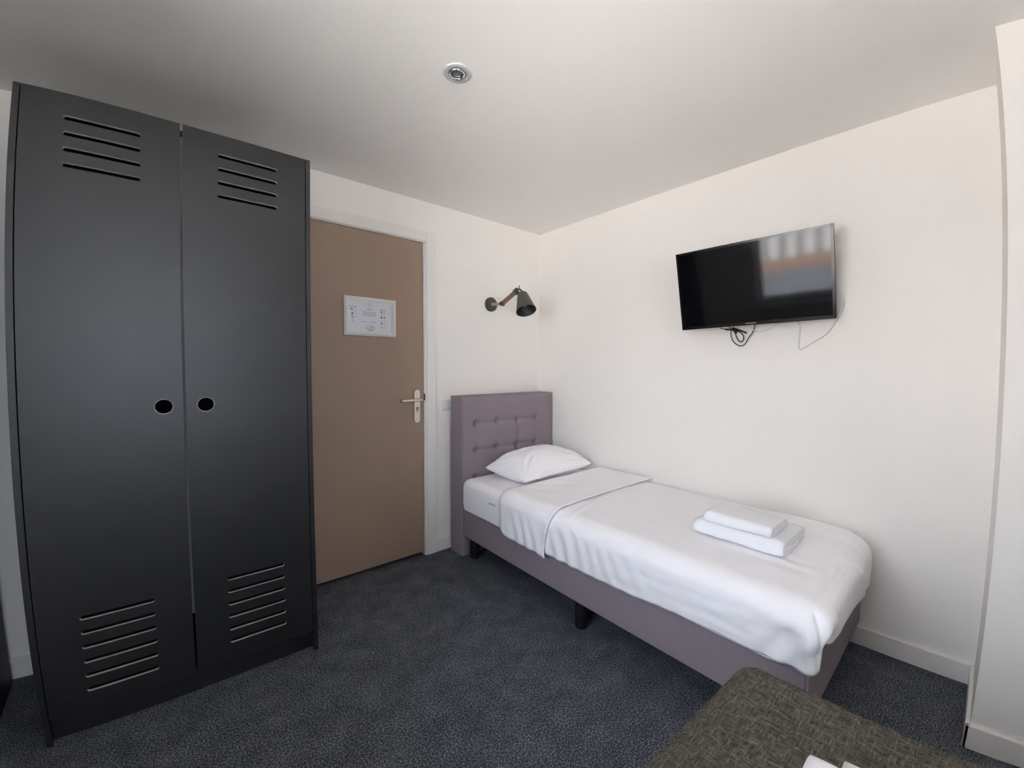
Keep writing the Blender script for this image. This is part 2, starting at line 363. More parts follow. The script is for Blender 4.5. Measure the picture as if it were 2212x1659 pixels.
def door_panel(x0, x1, z0, z1, slots, hole):
    cu = bpy.data.curves.new('tmp', 'CURVE'); cu.dimensions = '2D'; cu.fill_mode = 'BOTH'; cu.extrude = 0.009
    def spl(pts):
        s = cu.splines.new('POLY'); s.points.add(len(pts)-1); s.use_cyclic_u = True
        for p, q in zip(s.points, pts): p.co = (q[0], q[1], 0, 1)
    spl([(x0, z0), (x1, z0), (x1, z1), (x0, z1)])
    for sx0, sx1, sz, h in slots:
        r = h/2; pts = []
        for k in range(9): a = -PI/2+PI*k/8; pts.append((sx1-r+r*math.cos(a), sz+r*math.sin(a)))
        for k in range(9): a = PI/2+PI*k/8; pts.append((sx0+r+r*math.cos(a), sz+r*math.sin(a)))
        spl(pts)
    spl([(hole[0]+0.0265*math.cos(2*PI*k/40), hole[1]+0.0265*math.sin(2*PI*k/40)) for k in range(40)])
    co = bpy.data.objects.new('tmp', cu); C.objects.link(co)
    dg = bpy.context.evaluated_depsgraph_get(); me = bpy.data.meshes.new_from_object(co.evaluated_get(dg))
    bm = bmesh.new(); bm.from_mesh(me); bpy.data.objects.remove(co); bpy.data.curves.remove(cu); bpy.data.meshes.remove(me)
    for v in bm.verts: v.co = Vector((v.co.x, WF+0.009-v.co.z, v.co.y))
    bmesh.ops.remove_doubles(bm, verts=bm.verts, dist=1e-5)
    bmesh.ops.recalc_face_normals(bm, faces=bm.faces)
    for f in bm.faces:
        c = f.calc_center_median(); n = f.normal
        inner = x0+0.004 < c.x < x1-0.004 and z0+0.004 < c.z < z1-0.004
        f.material_index = 1 if abs(n.y) < 0.5 and (inner or abs(c.x-XS) < 0.01) else 0
    return bm
XS = -2.3725
SU = [2.103, 2.051, 1.999, 1.947]; SD = [0.431-0.0522*k for k in range(6)]
d1 = obj('door', door_panel(-2.804, XS-0.004, 0.100, WZT-0.001, [(-2.693, -2.488, z, 0.0145) for z in SU] + [(-2.692, -2.486, z, 0.0145) for z in SD], (-2.4345, 1.141)), [m_ward, m_core], wd, keep=True)
d2 = obj('door', door_panel(XS+0.004, -1.9435, 0.100, WZT-0.001, [(-2.259, -2.051, z, 0.0145) for z in SU] + [(-2.258, -2.050, z+0.007, 0.0145) for z in SD], (-2.307, 1.143)), [m_ward, m_core], wd, keep=True)
obj('centre_partition', bx(((XS-0.009, WF+0.020, 0.33), (XS+0.009, WB-0.01, WZT-0.04))), m_mid, wd)
for hx, hz, dd in ((-2.4345, 1.141, d1), (-2.307, 1.143, d2)):
    bm = bmesh.new(); lathe(bm, [(0.0262, -0.016), (0.0282, 0.0002), (0.0272, 0.0010), (0.0256, -0.001), (0.0256, -0.016)], (hx, WF, hz), (0, -1, 0), 48); obj('finger_hole_rim', bm, m_core, dd, smooth=True)
# stand-in cabinet for a cropped dark shape; height added to shade the wall gap
cb = thing('cabinet', 'black stand-in cabinet left of the wardrobe, made tall to shade the gap, cut by the left edge', 'cabinet', (-3.09, -0.35, 0))
obj('carcass', bx(((-3.184, -0.64, 0), (-3.003, -0.055, 2.05)), bev=0.003), m_blackleg, cb)
obj('top', bx(((-3.186, -0.645, 2.05), (-3.001, -0.05, 2.07)), bev=0.002), m_blackleg, cb)
obj('door', bx(((-3.182, -0.658, 0.06), (-3.006, -0.641, 2.045)), bev=0.002), m_blackleg, cb)

# ------------------------------------------------------------------ wall lamp
LX = -0.516
lp = thing('wall_lamp', 'olive grey wall lamp with jointed wooden arm above the bed head', 'lamp', (LX, 0, 1.767))
bm = bmesh.new(); lathe(bm, [(0, 0.0), (0.053, 0.0), (0.053, 0.014), (0.050, 0.019), (0.014, 0.022), (0, 0.022)], (LX, 0, 1.767), (0, -1, 0), 40)
obj('wall_plate', bm, m_shade, lp)
J = Vector((LX, -0.142, 1.757)); A2 = Vector((-0.472, -0.241, 1.834))
bm = bmesh.new(); tube(bm, [(LX, -0.02, 1.767), (LX, -0.03, 1.766), (LX, -0.085, 1.762), (LX, -0.118, 1.759)], [0.013, 0.011, 0.011, 0.010], 16); obj('stub', bm, m_pale, lp, smooth=False)
dA = (A2-J).normalized(); sA = dA.cross(Vector((0, 0, 1))).normalized(); uA = sA.cross(dA)
def obox(bm, c, ax, half, bev=0.0):
    vs = bmesh.ops.create_cube(bm, size=2.0)['verts']
    for v in vs: v.co = c + ax[0]*v.co.x*half[0] + ax[1]*v.co.y*half[1] + ax[2]*v.co.z*half[2]
    if bev: bmesh.ops.bevel(bm, geom=list({e for v in vs for e in v.link_edges}), offset=bev, segments=2, affect='EDGES')
bm = bmesh.new(); lathe(bm, [(0, -0.014), (0.016, -0.014), (0.016, 0.014), (0, 0.014)], J, (1, 0, 0), 20); tube(bm, [(LX, -0.112, 1.759), J], 0.008, 10)
obj('elbow_joint', bm, m_shade, lp)
bm = bmesh.new(); obox(bm, (J+A2)/2, (dA, sA, uA), ((A2-J).length/2-0.004, 0.009, 0.0125), 0.003); obj('arm', bm, m_wood, lp)
bm = bmesh.new(); tube(bm, [J+Vector((0, 0.004, 0.012)), (LX, -0.116, 1.798), (LX, -0.093, 1.806)], [0.003, 0.0028, 0.004], 8); obj('thumbscrew', bm, m_chrome, lp)
TOP = Vector((-0.450, -0.287, 1.8185)); ax_ = Vector((-0.15, -0.50, -1)).normalized()
bm = bmesh.new(); obox(bm, A2+dA*0.006, (dA, sA, uA), (0.013, 0.013, 0.016), 0.003); tube(bm, smooth_path([A2+dA*0.008, A2+dA*0.026+Vector((0, 0, 0.004)), TOP-ax_*0.026, TOP-ax_*0.004], 5), 0.006, 10); tube(bm, [A2+dA*0.02, A2+dA*0.02+Vector((0, -0.02, 0.03))], [0.004, 0.003], 8)
obj('knuckle', bm, m_shade, lp)
bm = bmesh.new(); lathe(bm, [(0, -0.012), (0.016, -0.012), (0.018, 0.0), (0.034, 0.003), (0.038, 0.012), (0.072, 0.148), (0.0705, 0.148)], TOP, ax_, 48); sh = obj('lamp_shade', bm, m_shade, lp, smooth=True)
wn = sh.modifiers.new('e', 'EDGE_SPLIT'); wn.split_angle = 0.6
bm = bmesh.new(); lathe(bm, [(0.0705, 0.1475), (0.0365, 0.013), (0, 0.008)], TOP, ax_, 48); obj('shade_lining', bm, m_shade_in, sh, smooth=True)
bm = bmesh.new(); lathe(bm, [(0, 0.012), (0.014, 0.012), (0.014, 0.05), (0.022, 0.07), (0.022, 0.09), (0.012, 0.108), (0, 0.112)], TOP, ax_, 20); obj('bulb', bm, mat('frosted bulb', (0.30, 0.27, 0.26), 0.3), sh, smooth=True)

# ------------------------------------------------------------------ switch beside the headboard
sw = thing('wall_switch', 'white wall switch half hidden behind the grey headboard', 'switch', (-0.90, 0, 0.985))
obj('back_box', bx(((-0.942, -0.012, 0.985), (-0.862, 0, 1.062)), bev=0.003), m_white, sw)
obj('rocker', bx(((-0.934, -0.019, 0.994), (-0.902, -0.011, 1.053)), bev=0.002), m_white, sw)
obj('rocker', bx(((-0.9, -0.019, 0.994), (-0.869, -0.011, 1.053)), bev=0.002), m_white, sw)

# ------------------------------------------------------------------ recessed ceiling spot
cl = thing('ceiling_light', 'round recessed ceiling spotlight, unlit', 'light', (-1.563, -1.161, H))
bm = bmesh.new(); lathe(bm, [(0.052, 0.0), (0.052, 0.003), (0.049, 0.006), (0.034, 0.008), (0.031, 0.004), (0.031, 0.0)], (-1.563, -1.161, H), (0, 0, -1), 48); obj('trim_ring', bm, m_ring, cl, smooth=True)
bm = bmesh.new(); lathe(bm, [(0.030, 0.001), (0.030, 0.009), (0.0265, 0.011), (0.024, 0.006), (0.024, 0.001)], (-1.563, -1.161, H), (0, 0, -1), 40); obj('inner_ring', bm, m_chrome, cl, smooth=True)
bm = bmesh.new(); lathe(bm, [(0, 0.007), (0.012, 0.006), (0.021, 0.0035), (0.0245, 0.001)], (-1.563, -1.161, H), (0, 0, -1), 32); obj('lens', bm, m_glassd, cl, smooth=True)
for s in (-1, 1):
    bm = bmesh.new(); bmesh.ops.create_uvsphere(bm, u_segments=10, v_segments=8, radius=0.003, matrix=Matrix.Translation((-1.563+s*0.022, -1.161-s*0.014, H-0.0105))); obj('spring_clip', bm, m_chrome, cl, smooth=True)

# ------------------------------------------------------------------ television
TC = Vector((-0.173, -1.686, 1.7144)); ta_, tb_, tg_ = math.radians(5.25), math.radians(12.4), math.radians(1.07)
TWd, THt = 0.704, 0.4164
tn = Vector((-math.cos(ta_)*math.cos(tb_), -math.sin(ta_)*math.cos(tb_), -math.sin(tb_)))
tr_ = Vector((math.sin(ta_), -math.cos(ta_), 0)); tu = tn.cross(tr_)
if tu.z < 0: tu = -tu
tr2 = tr_*math.cos(tg_)+tu*math.sin(tg_); tu2 = -tr_*math.sin(tg_)+tu*math.cos(tg_)
tv = thing('television', 'black flat television tilted down on the right wall', 'television', TC - tu2*THt/2)
def tvp(x, y, z): return TC + tr2*x + tu2*y + tn*z     # x right, y up, z towards the room
def tvbox(bm, lo, hi, bev=0.0):
    vs = bmesh.ops.create_cube(bm, size=1.0)['verts']
    for v in vs: v.co = tvp(*[(lo[i]+hi[i])/2 + v.co[i]*(hi[i]-lo[i]) for i in range(3)])
    if bev: bmesh.ops.bevel(bm, geom=list({e for v in vs for e in v.link_edges}), offset=bev, segments=2, affect='EDGES')
bm = bmesh.new(); bw = 0.009
tvbox(bm, (-TWd/2, -THt/2, -0.022), (TWd/2, THt/2, -0.003), 0.002)
for lo, hi in (((-TWd/2, THt/2-bw, -0.004), (TWd/2, THt/2, 0)), ((-TWd/2, -THt/2, -0.004), (TWd/2, -THt/2+0.014, 0.0005)), ((-TWd/2, -THt/2, -0.004), (-TWd/2+bw, THt/2, 0)), ((TWd/2-bw, -THt/2, -0.004), (TWd/2, THt/2, 0))): tvbox(bm, lo, hi, 0.001)
obj('bezel', bm, mat('gloss black bezel', (0.006, 0.006, 0.007), 0.18), tv)
bm = bmesh.new(); tvbox(bm, (-TWd/2+bw-0.001, -THt/2+0.013, -0.004), (TWd/2-bw+0.001, THt/2-bw+0.001, -0.0022)); obj('screen', bm, m_screen, tv)
bm = bmesh.new(); tvbox(bm, (-0.22, -0.14, -0.050), (0.22, 0.06, -0.02), 0.01); obj('back_housing', bm, m_black, tv)
bm = bmesh.new(); tvbox(bm, (-0.06, -0.03, -0.075), (0.06, 0.05, -0.045), 0.003); ctr = tvp(0, 0.01, -0.07); tube(bm, [ctr, (-0.004, ctr.y, ctr.z)], 0.018, 10); box(bm, (-0.012, ctr.y-0.07, ctr.z-0.09), (0.0, ctr.y+0.07, ctr.z+0.09), 0.002); obj('wall_bracket', bm, m_black, tv)
fc = bpy.data.curves.new('txt', 'FONT'); fc.body = 'SAMSUNG'; fc.size = 0.0075; fc.align_x = 'CENTER'; fc.align_y = 'CENTER'; fc.extrude = 0.0003; fc.space_character = 1.15
to = bpy.data.objects.new('txt', fc); C.objects.link(to); dg = bpy.context.evaluated_depsgraph_get(); me = bpy.data.meshes.new_from_object(to.evaluated_get(dg)); bpy.data.objects.remove(to)
bm = bmesh.new(); bm.from_mesh(me)
for v in bm.verts: v.co = tvp(v.co.x*1.25+0.0, v.co.y-THt/2+0.008, v.co.z+0.0008)
obj('maker_badge', bm, m_badge, tv)
# cables under the television
XC = -0.022
cable = thing('cable', 'black coiled cable tied in loops under the television', 'cable', (XC, -1.56, 1.50))
def cp(y, z, x=XC): return (x, y, z)
bm = bmesh.new()
tube(bm, smooth_path([cp(-1.545, 1.52, -0.05), cp(-1.545, 1.500), cp(-1.548, 1.462), cp(-1.562, 1.432), cp(-1.585, 1.413), cp(-1.605, 1.410), cp(-1.622, 1.421), cp(-1.640, 1.455), cp(-1.655, 1.475), cp(-1.668, 1.510), cp(-1.672, 1.535, -0.05)], 8), 0.0024, 8); obj('outer_loop', bm, m_cable_b, cable, smooth=True)
bm = bmesh.new()
tube(bm, smooth_path([cp(-1.568, 1.493), cp(-1.572, 1.470), cp(-1.582, 1.445), cp(-1.597, 1.432), cp(-1.609, 1.437), cp(-1.613, 1.455), cp(-1.605, 1.473), cp(-1.588, 1.487), cp(-1.572, 1.494)], 8), 0.0026, 8); obj('inner_loop', bm, m_cable_b, cable, smooth=True)
bm = bmesh.new()
tube(bm, smooth_path([cp(-1.492, 1.513, -0.035), cp(-1.52, 1.504, -0.03), cp(-1.55, 1.502)], 5), [0.002]*5+[0.005]*6, 8); tube(bm, [cp(-1.552, 1.505), cp(-1.578, 1.496)], [0.010, 0.009], 10); tube(bm, [cp(-1.575, 1.502), cp(-1.628, 1.478)], [0.005, 0.004], 8); tube(bm, [cp(-1.565, 1.497), cp(-1.573, 1.48)], [0.008, 0.006], 8)
obj('tied_bundle', bm, m_cable_b, cable, smooth=True)
bm = bmesh.new(); XV = -0.012
tube(bm, smooth_path([(-0.05, -1.868, 1.53), (XV, -1.872, 1.50), (XV, -1.870, 1.44), (XV, -1.868, 1.392), (XV, -1.874, 1.384), (XV, -1.885, 1.386), (XV, -1.93, 1.415), (XV, -1.975, 1.448), (XV, -2.005, 1.485), (-0.02, -2.026, 1.525), (-0.03, -2.045, 1.575), (-0.035, -2.048, 1.61), (-0.04, -2.035, 1.64), (-0.05, -2.01, 1.655)], 8), 0.0032, 8)
c2 = obj('cable', bm, m_cable_w, None, smooth=True); tag(c2, 'white cable hanging in a V below the television, looping at its right side', 'cable')
bm = bmesh.new(); tube(bm, smooth_path([(-0.04, -1.655, 1.50), (XV, -1.68, 1.483), (XV, -1.72, 1.487), (XV, -1.755, 1.505), (-0.04, -1.775, 1.53)], 8), 0.0026, 8)
c3 = obj('cable', bm, m_cable_w, None, smooth=True); tag(c3, 'short white cable sagging beside the black loops under the television', 'cable')

# ------------------------------------------------------------------ the bed under the television
def BXL(y): return -0.8905 + 0.0239*(y+0.183)           # left flank of the base (slightly skewed to the wall)
HBF = -0.183; FT = -2.170
bed = thing('bed', 'single box spring bed with mauve grey buttoned headboard beside right wall', 'bed', (-0.46, -1.1, 0))
# headboard with soft tufting
bm = bmesh.new(); hx0, hx1, hz1, hy0 = -0.895, -0.024, 1.092, -0.042
BTN = [(x, z) for z in (0.899, 0.712, 0.525) for x in (-0.775, -0.587, -0.396, -0.205)]
NX, NZ = 88, 110; gv = {}
def dent(x, z):
    d = 0.0
    for bx_, bz in BTN: d += 0.019*math.exp(-(((x-bx_)**2+(z-bz)**2)/0.024**2))
    if -0.80 < x < -0.18:
        for bz in (0.899, 0.712, 0.525): d += 0.008*math.exp(-((z-bz)/0.013)**2)*sstep(-0.82, -0.77, x)*(1-sstep(-0.21, -0.16, x))
        for bx_ in (-0.775, -0.587, -0.396, -0.205):
            if 0.5 < z < 0.93: d += 0.003*math.exp(-((x-bx_)/0.009)**2)
    return d
rr = 0.014
for i in range(NX+1):
    for j in range(NZ+1):
        x = lerp(hx0, hx1, i/NX); z = lerp(0, hz1, j/NZ)
        e = min(x-hx0, hx1-x, hz1-z)
        yy = HBF + (rr-math.sqrt(max(0, rr*rr-(rr-min(e, rr))**2)) if e < rr else 0) + dent(x, z)
        gv[i, j] = bm.verts.new((x, yy, z))
for i in range(NX):
    for j in range(NZ): bm.faces.new((gv[i, j], gv[i+1, j], gv[i+1, j+1], gv[i, j+1]))
rim = [gv[i, 0] for i in range(NX+1)] + [gv[NX, j] for j in range(1, NZ+1)] + [gv[i, NZ] for i in range(NX-1, -1, -1)] + [gv[0, j] for j in range(NZ-1, 0, -1)]
back = [bm.verts.new((v.co.x, hy0, v.co.z)) for v in rim]
for k in range(len(rim)): bm.faces.new((rim[k], rim[(k+1) % len(rim)], back[(k+1) % len(rim)], back[k]))
bm.faces.new(back)
hbd = obj('headboard', bm, m_uph, bed, smooth=True); e_ = hbd.modifiers.new('e', 'EDGE_SPLIT'); e_.split_angle = 0.9
for bx_, bz in BTN[:8]:
    bm = bmesh.new(); lathe(bm, [(0.0095, -0.003), (0.0095, 0.001), (0.007, 0.004), (0, 0.0055)], (bx_, HBF+0.0165, bz), (0, -1, 0), 20); obj('button', bm, m_uph, hbd, smooth=True)
# box base
bm = bmesh.new(); box(bm, (0, 0, 0), (1, 1, 1))
for v in bm.verts:
    y = HBF if v.co.y > .5 else FT
    v.co = Vector((-0.052-0.020*(1-v.co.y) if v.co.x > .5 else BXL(y), y-0.001 if v.co.y > .5 else y, lerp(0.142, 0.336, v.co.z)))
bmesh.ops.bevel(bm, geom=bm.edges[:], offset=0.008, segments=3, affect='EDGES')
obj('base', bm, m_uph, bed)
for lx, ly in ((-0.835, -0.245), (-0.868, -1.205), (-0.885, -2.09), (-0.11, -0.245), (-0.12, -1.2), (-0.125, -2.10)):
    bm = bmesh.new(); lathe(bm, [(0, 0.0), (0.028, 0.0), (0.031, 0.004), (0.033, 0.143), (0, 0.143)], (lx, ly, 0), (0, 0, 1), 24); obj('leg', bm, m_blackleg, bed, smooth=False)
# mattress with fitted sheet
def shell(xl, xr, yh, yf, zb, zt, r, step, disp, rr_=(0.0, 0.0), rhead=False):
    """rounded draped shell: top, left flank, foot flank and a short right flank; xl(y), zb(kind, along)"""
    bm = bmesh.new(); key = {}
    nx = max(2, round((xr-xl)/step)); ny = max(2, round((yh-yf)/step)); nzz = max(2, round((zt-0.33)/step))
    def add(x, y, z):
        k = (round(x*4000), round(y*4000), round(z*4000))
        if k not in key: key[k] = bm.verts.new((x, y, z))
        return key[k]
    def patch(fn, a, b):
        g = [[add(*fn(i/a, j/b)) for j in range(b+1)] for i in range(a+1)]
        for i in range(a):
            for j in range(b):
                q = (g[i][j], g[i+1][j], g[i+1][j+1], g[i][j+1])
                if len(set(q)) == 4 and not bm.faces.get(q): bm.faces.new(q)
    zlow = 0.33
    patch(lambda s, t: (lerp(xl, xr, s), lerp(yh, yf, t), zt), nx, ny)
    patch(lambda s, t: (xl, lerp(yh, yf, s), lerp(zt, zlow, t)), ny, nzz)
    patch(lambda s, t: (lerp(xl, xr, s), yf, lerp(zt, zlow, t)), nx, nzz)
    patch(lambda s, t: (xr, lerp(yh, yf, s), lerp(zt, zlow, t)), ny, nzz)
    if rhead: patch(lambda s, t: (lerp(xl, xr, s), yh, lerp(zt, zlow, t)), nx, nzz)
    for v in bm.verts:
        p = v.co.copy(); u = (p.x-xl)/(xr-xl); on_side = (zt-p.z)/(zt-zlow)
        q = Vector((min(max(p.x, xl+r), xr-r), min(max(p.y, yf+r), yh-r if rhead else 9), min(p.z, zt-r)))
        d = p-q
        nrm = d.normalized() if d.length > 1e-6 else Vector((0, 0, 1))
        pp = q + nrm*r
        if on_side > 0:                                # remap the flank to its own hem height
            hem = zb(p, u); pp.z = hem + (pp.z-zlow)*(zt-hem)/(zt-zlow)
        pp += nrm*disp(pp, nrm, u, on_side)
        for cx_, R, sg in ((xr, rr_[1], 1), (xl, rr_[0], -1)):   # rounded corners in plan at the foot
            a = (pp.x-(cx_-sg*R))*sg/R; b = ((yf+R)-pp.y)/R
            if R > 0 and a > 0 and b > 0:
                k = max(a, b)/math.hypot(a, b); pp.x = cx_-sg*R+sg*a*k*R; pp.y = yf+R-b*k*R
        pp.x += 0.0239*(pp.y+0.183)*(1-u)
        v.co = pp
    return bm
bm = shell(-0.902, -0.056, HBF-0.004, FT+0.05, lambda p, u: 0.337, 0.540, 0.045, 0.02,
           lambda p, n, u, s: (0.004*nz(p.x*6, p.y*6, p.z*6)*(1-abs(n.z)*.5) + 0.006*math.sin(s*PI) + 0.0025*math.sin(p.y*40+p.z*60)*math.exp(-((p.z-0.40)/.05)**2))*sstep(-0.72, -0.60, p.y), rr_=(0.06, 0.15), rhead=True)
obj('mattress', bm, m_sheet, bed, smooth=True)
bm = bmesh.new(); box(bm, (-0.9215, -0.575, 0.455), (-0.9165, -0.515, 0.463), 0.001); obj('sheet_label', bm, mat('grey tape', (0.5, 0.5, 0.52), 0.8), bed)

# duvet
YD0, YD1 = -0.645, -2.212
def hem(p, u):
    if p.y <= YD1+0.02:                                # foot flank: climbs towards the wall
        return lerp(0.425, 0.372, sstep(0.0, 1.0, u)) - 0.062*math.exp(-(u/0.022)**2) + 0.006*nz(u*7, 3)
    if u > 0.5: return 0.40
    t = (YD0-p.y)/(YD0-YD1)
    return 0.331 + 0.022*sstep(0.4, 0.8, t) + 0.010*sstep(0.85, 1.0, t) + 0.004*nz(p.y*5, 1) + 0.002*nz(p.y*22, 5) + 0.018*math.exp(-((p.y+0.66)/0.05)**2)
def dsp(p, n, u, s):
    side = 1-abs(n.z); d = 0.004*nz(p.x*3.5, p.y*2.2, 7) + 0.003*nz(p.x*9, p.y*4, 2)
    if u < 0.12:                                       # pleats falling on the flank, denser near the turn-down
        k = 0.12+1.2*math.exp(-((p.y+1.16)/0.10)**2)+0.35*math.exp(-((p.y+1.45)/0.2)**2)
        ph = p.y*75 + (p.z-0.45)*-34 + 4*nz(p.y*4, p.z*3)
        d += side*k*0.0035*math.sin(ph)*sstep(0.0, 0.5, s) + side*0.005*math.sin(s*PI)
        d += side*0.0045*nz(p.y*3+p.z*6, p.z*26, 3)*sstep(-1.3, -1.7, p.y) + side*0.0022*nz(p.y*9, p.z*40, 8)
    if p.y < -1.75:                                    # pulled creases running over the foot end
        a = p.x*0.55 + p.y; d += 0.0035*math.sin((p.y*0.35-p.x)*70 + 4*nz(p.x*3, p.y*3))*sstep(-1.75, -1.95, p.y)*max(0, nz(p.x*4, p.y*3, 9)+.25)*n.z
    if n.y < -0.3:
        d += 0.010*math.sin(s*PI)*(1-u) + 0.004*nz(p.x*8, p.z*10, 4)
        d += 0.006*math.exp(-((p.x+0.42+ (p.z-.5)*.8)/0.03)**2)
    if u < 0.2 and p.y < -1.9:                          # tucked corner: flank ends in a rolled edge, the foot side dips in behind it
        e = math.hypot((u-0.0)*0.9, p.y+2.19)
        d += 0.020*math.exp(-(e/0.035)**2)*sstep(0.12, 0.6, s)
        if n.y < -0.4: d -= 0.020*math.exp(-((u-0.075)/0.03)**2)*sstep(0.25, 0.8, s)
        if n.x < -0.4: d += (0.006*math.sin((p.y*0.8+p.z*0.6)*85+2*nz(p.y*5, p.z*5))-0.012*math.exp(-((p.y+2.10)/0.05)**2-((p.z-0.43)/0.05)**2))*sstep(-1.95, -2.12, p.y)*sstep(0.15, 0.6, s)
    if abs(p.x+0.70) < .2 and abs(p.y+1.13) < .1: d += 0.004*math.exp(-((p.y+1.12-(p.x+0.7)*0.25)/0.012)**2)*n.z
    return d
bm = shell(-0.925, -0.028, YD0, YD1, hem, 0.562, 0.075, 0.010, dsp, rr_=(0.05, 0.17))
dv = obj('duvet', bm, m_duvet, None, smooth=True); tag(dv, 'white duvet drawn over the bed with its top edge folded back', 'duvet')
so_ = dv.modifiers.new('s', 'SOLIDIFY'); so_.thickness = 0.009; so_.offset = -1
# turned-back top edge: a second layer lying on the duvet
def fold_edge(p, u, s): return 1.0
bm = bmesh.new(); key = []
NA, NB = 40, 90
def arc(t):                                            # cross-section from wall (t=0) over the top and down the left flank (t=1)
    xl, xr, zt, r = -0.939, -0.030, 0.5735, 0.081
    L1 = (xr-xl)-r; L2 = PI/2*r; L3 = zt-r-0.322; d = t*(L1+L2+L3)
    if d < L1: return xr-d, zt, 0.0
    if d < L1+L2: a = (d-L1)/r; return xl+r-r*math.sin(a), zt-r+r*math.cos(a), a/(PI/2)
    return xl, zt-r-(d-L1-L2), 1.0+(d-L1-L2)/L3
for i in range(NA+1):
    row = []
    for j in range(NB+1):
        t = j/NB; x, z, sd = arc(t); a = i/NA
        yh_ = -0.640 - 0.012*max(0, sd-1) ; yf_ = -1.062 - 0.028*math.cos((x+0.45)*3.2)*(sd < .5) - 0.02*min(sd, 1)*(1-max(0, sd-1)) + 0.045*max(0, sd-1)
        if sd == 0: yf_ = -1.068 - 0.018*((x+0.50)/0.45)**2 + 0.004*nz(x*9, 2)
        else: yf_ = -1.083 + 0.055*sstep(0.2, 2.0, sd) - 0.012*sstep(1.75, 2, sd)
        y = lerp(yh_, yf_, a)
        nrm = Vector((-math.sin(min(sd, 1)*PI/2), 0, math.cos(min(sd, 1)*PI/2)))
        d = 0.003*nz(x*4, y*5, 4) + (0.0035*math.sin(y*70-(z-.45)*22+2*nz(y*6, z*4))*sstep(0.8, 1.6, sd)*sstep(0.1, 0.4, a)) + 0.004*nz(y*6, z*8)*(sd > .6)
        d += 0.0022*math.sin(x*38+y*30+3*nz(x*5, y*5))*sstep(0, .3, a)*(1-a)*(sd < .6)
        d += 0.008*math.exp(-((a-1)/0.05)**2)*sstep(1.6, 2.0, sd)
        d += 0.003*sstep(0.9, 1.0, a); d -= 0.009*math.exp(-(a/0.05)**2)               # rolls in at the fold
        p = Vector((x, y, z)) + nrm*d; zz = p.z
        if sd > 1: p.z = zz - 0.006*math.exp(-((a-.96)/.08)**2)*(sd-1) + 0.022*math.exp(-(a/0.10)**2)*(sd-1)**2
        p.x += 0.0239*(p.y+0.183)*min(1, (p.x+0.03)/-0.9 if p.x < -0.03 else 0)
        row.append(bm.verts.new(p))
    key.append(row)
for i in range(NA):
    for j in range(NB): bm.faces.new((key[i][j], key[i+1][j], key[i+1][j+1], key[i][j+1]))
fl = obj('turned_back_edge', bm, m_duvet, dv, smooth=True)
so_ = fl.modifiers.new('s', 'SOLIDIFY'); so_.thickness = 0.004; so_.offset = 0
# pillow
PC = {(-1, 1): Vector((-0.785, -0.285, 0.612)), (-1, -1): Vector((-0.765, -0.668, 0.592)), (1, -1): Vector((-0.100, -0.655, 0.608)), (1, 1): Vector((-0.105, -0.235, 0.625))}
bm = bmesh.new(); N = 56
def pil(u, v, sgn):
    k = 0.055
    uu = u*(1-k*(1-v*v)) ; vv = v*(1-k*1.3*(1-u*u))
    p = Vector((0, 0, 0))
    for (a, b), q in PC.items(): p += q*(1+a*uu)*(1+b*vv)/4
    h = (max(0, 1-abs(u)**2.4)*max(0, 1-abs(v)**2.4))**0.55
    if sgn > 0:
        p.z += 0.128*h
        for a, b in ((-1, -1), (1, -1), (-1, 1)):      # creases running in from the corners
            dd = math.hypot(u-a, v-b)
            ang = math.atan2(v-b, u-a); p.z += 0.009*math.sin(ang*19+2*nz(u*3, v*3))*math.exp(-((dd-0.45)/0.25)**2)
        p.z += h*(0.008*nz(u*2.4, v*2.4, 1) + 0.004*nz(u*6, v*6, 2) + 0.004*math.sin(u*26+3*nz(u*2, v*2))*max(0, -u-.1))
    else:
        p.z = max(p.z-0.085*h, 0.545 if p.y > -0.60 else 0.5855)
    return p
top = [[bm.verts.new(pil(-1+2*i/N, -1+2*j/N, 1)) for j in range(N+1)] for i in range(N+1)]
bot = [[top[i][j] if i in (0, N) or j in (0, N) else bm.verts.new(pil(-1+2*i/N, -1+2*j/N, -1)) for j in range(N+1)] for i in range(N+1)]
for i in range(N):
    for j in range(N):
        bm.faces.new((top[i][j], top[i+1][j], top[i+1][j+1], top[i][j+1])); bm.faces.new((bot[i][j], bot[i][j+1], bot[i+1][j+1], bot[i+1][j]))
pi_ = obj('pillow', bm, m_sheet, None, smooth=True); tag(pi_, 'plump white pillow lying against the grey headboard', 'pillow')

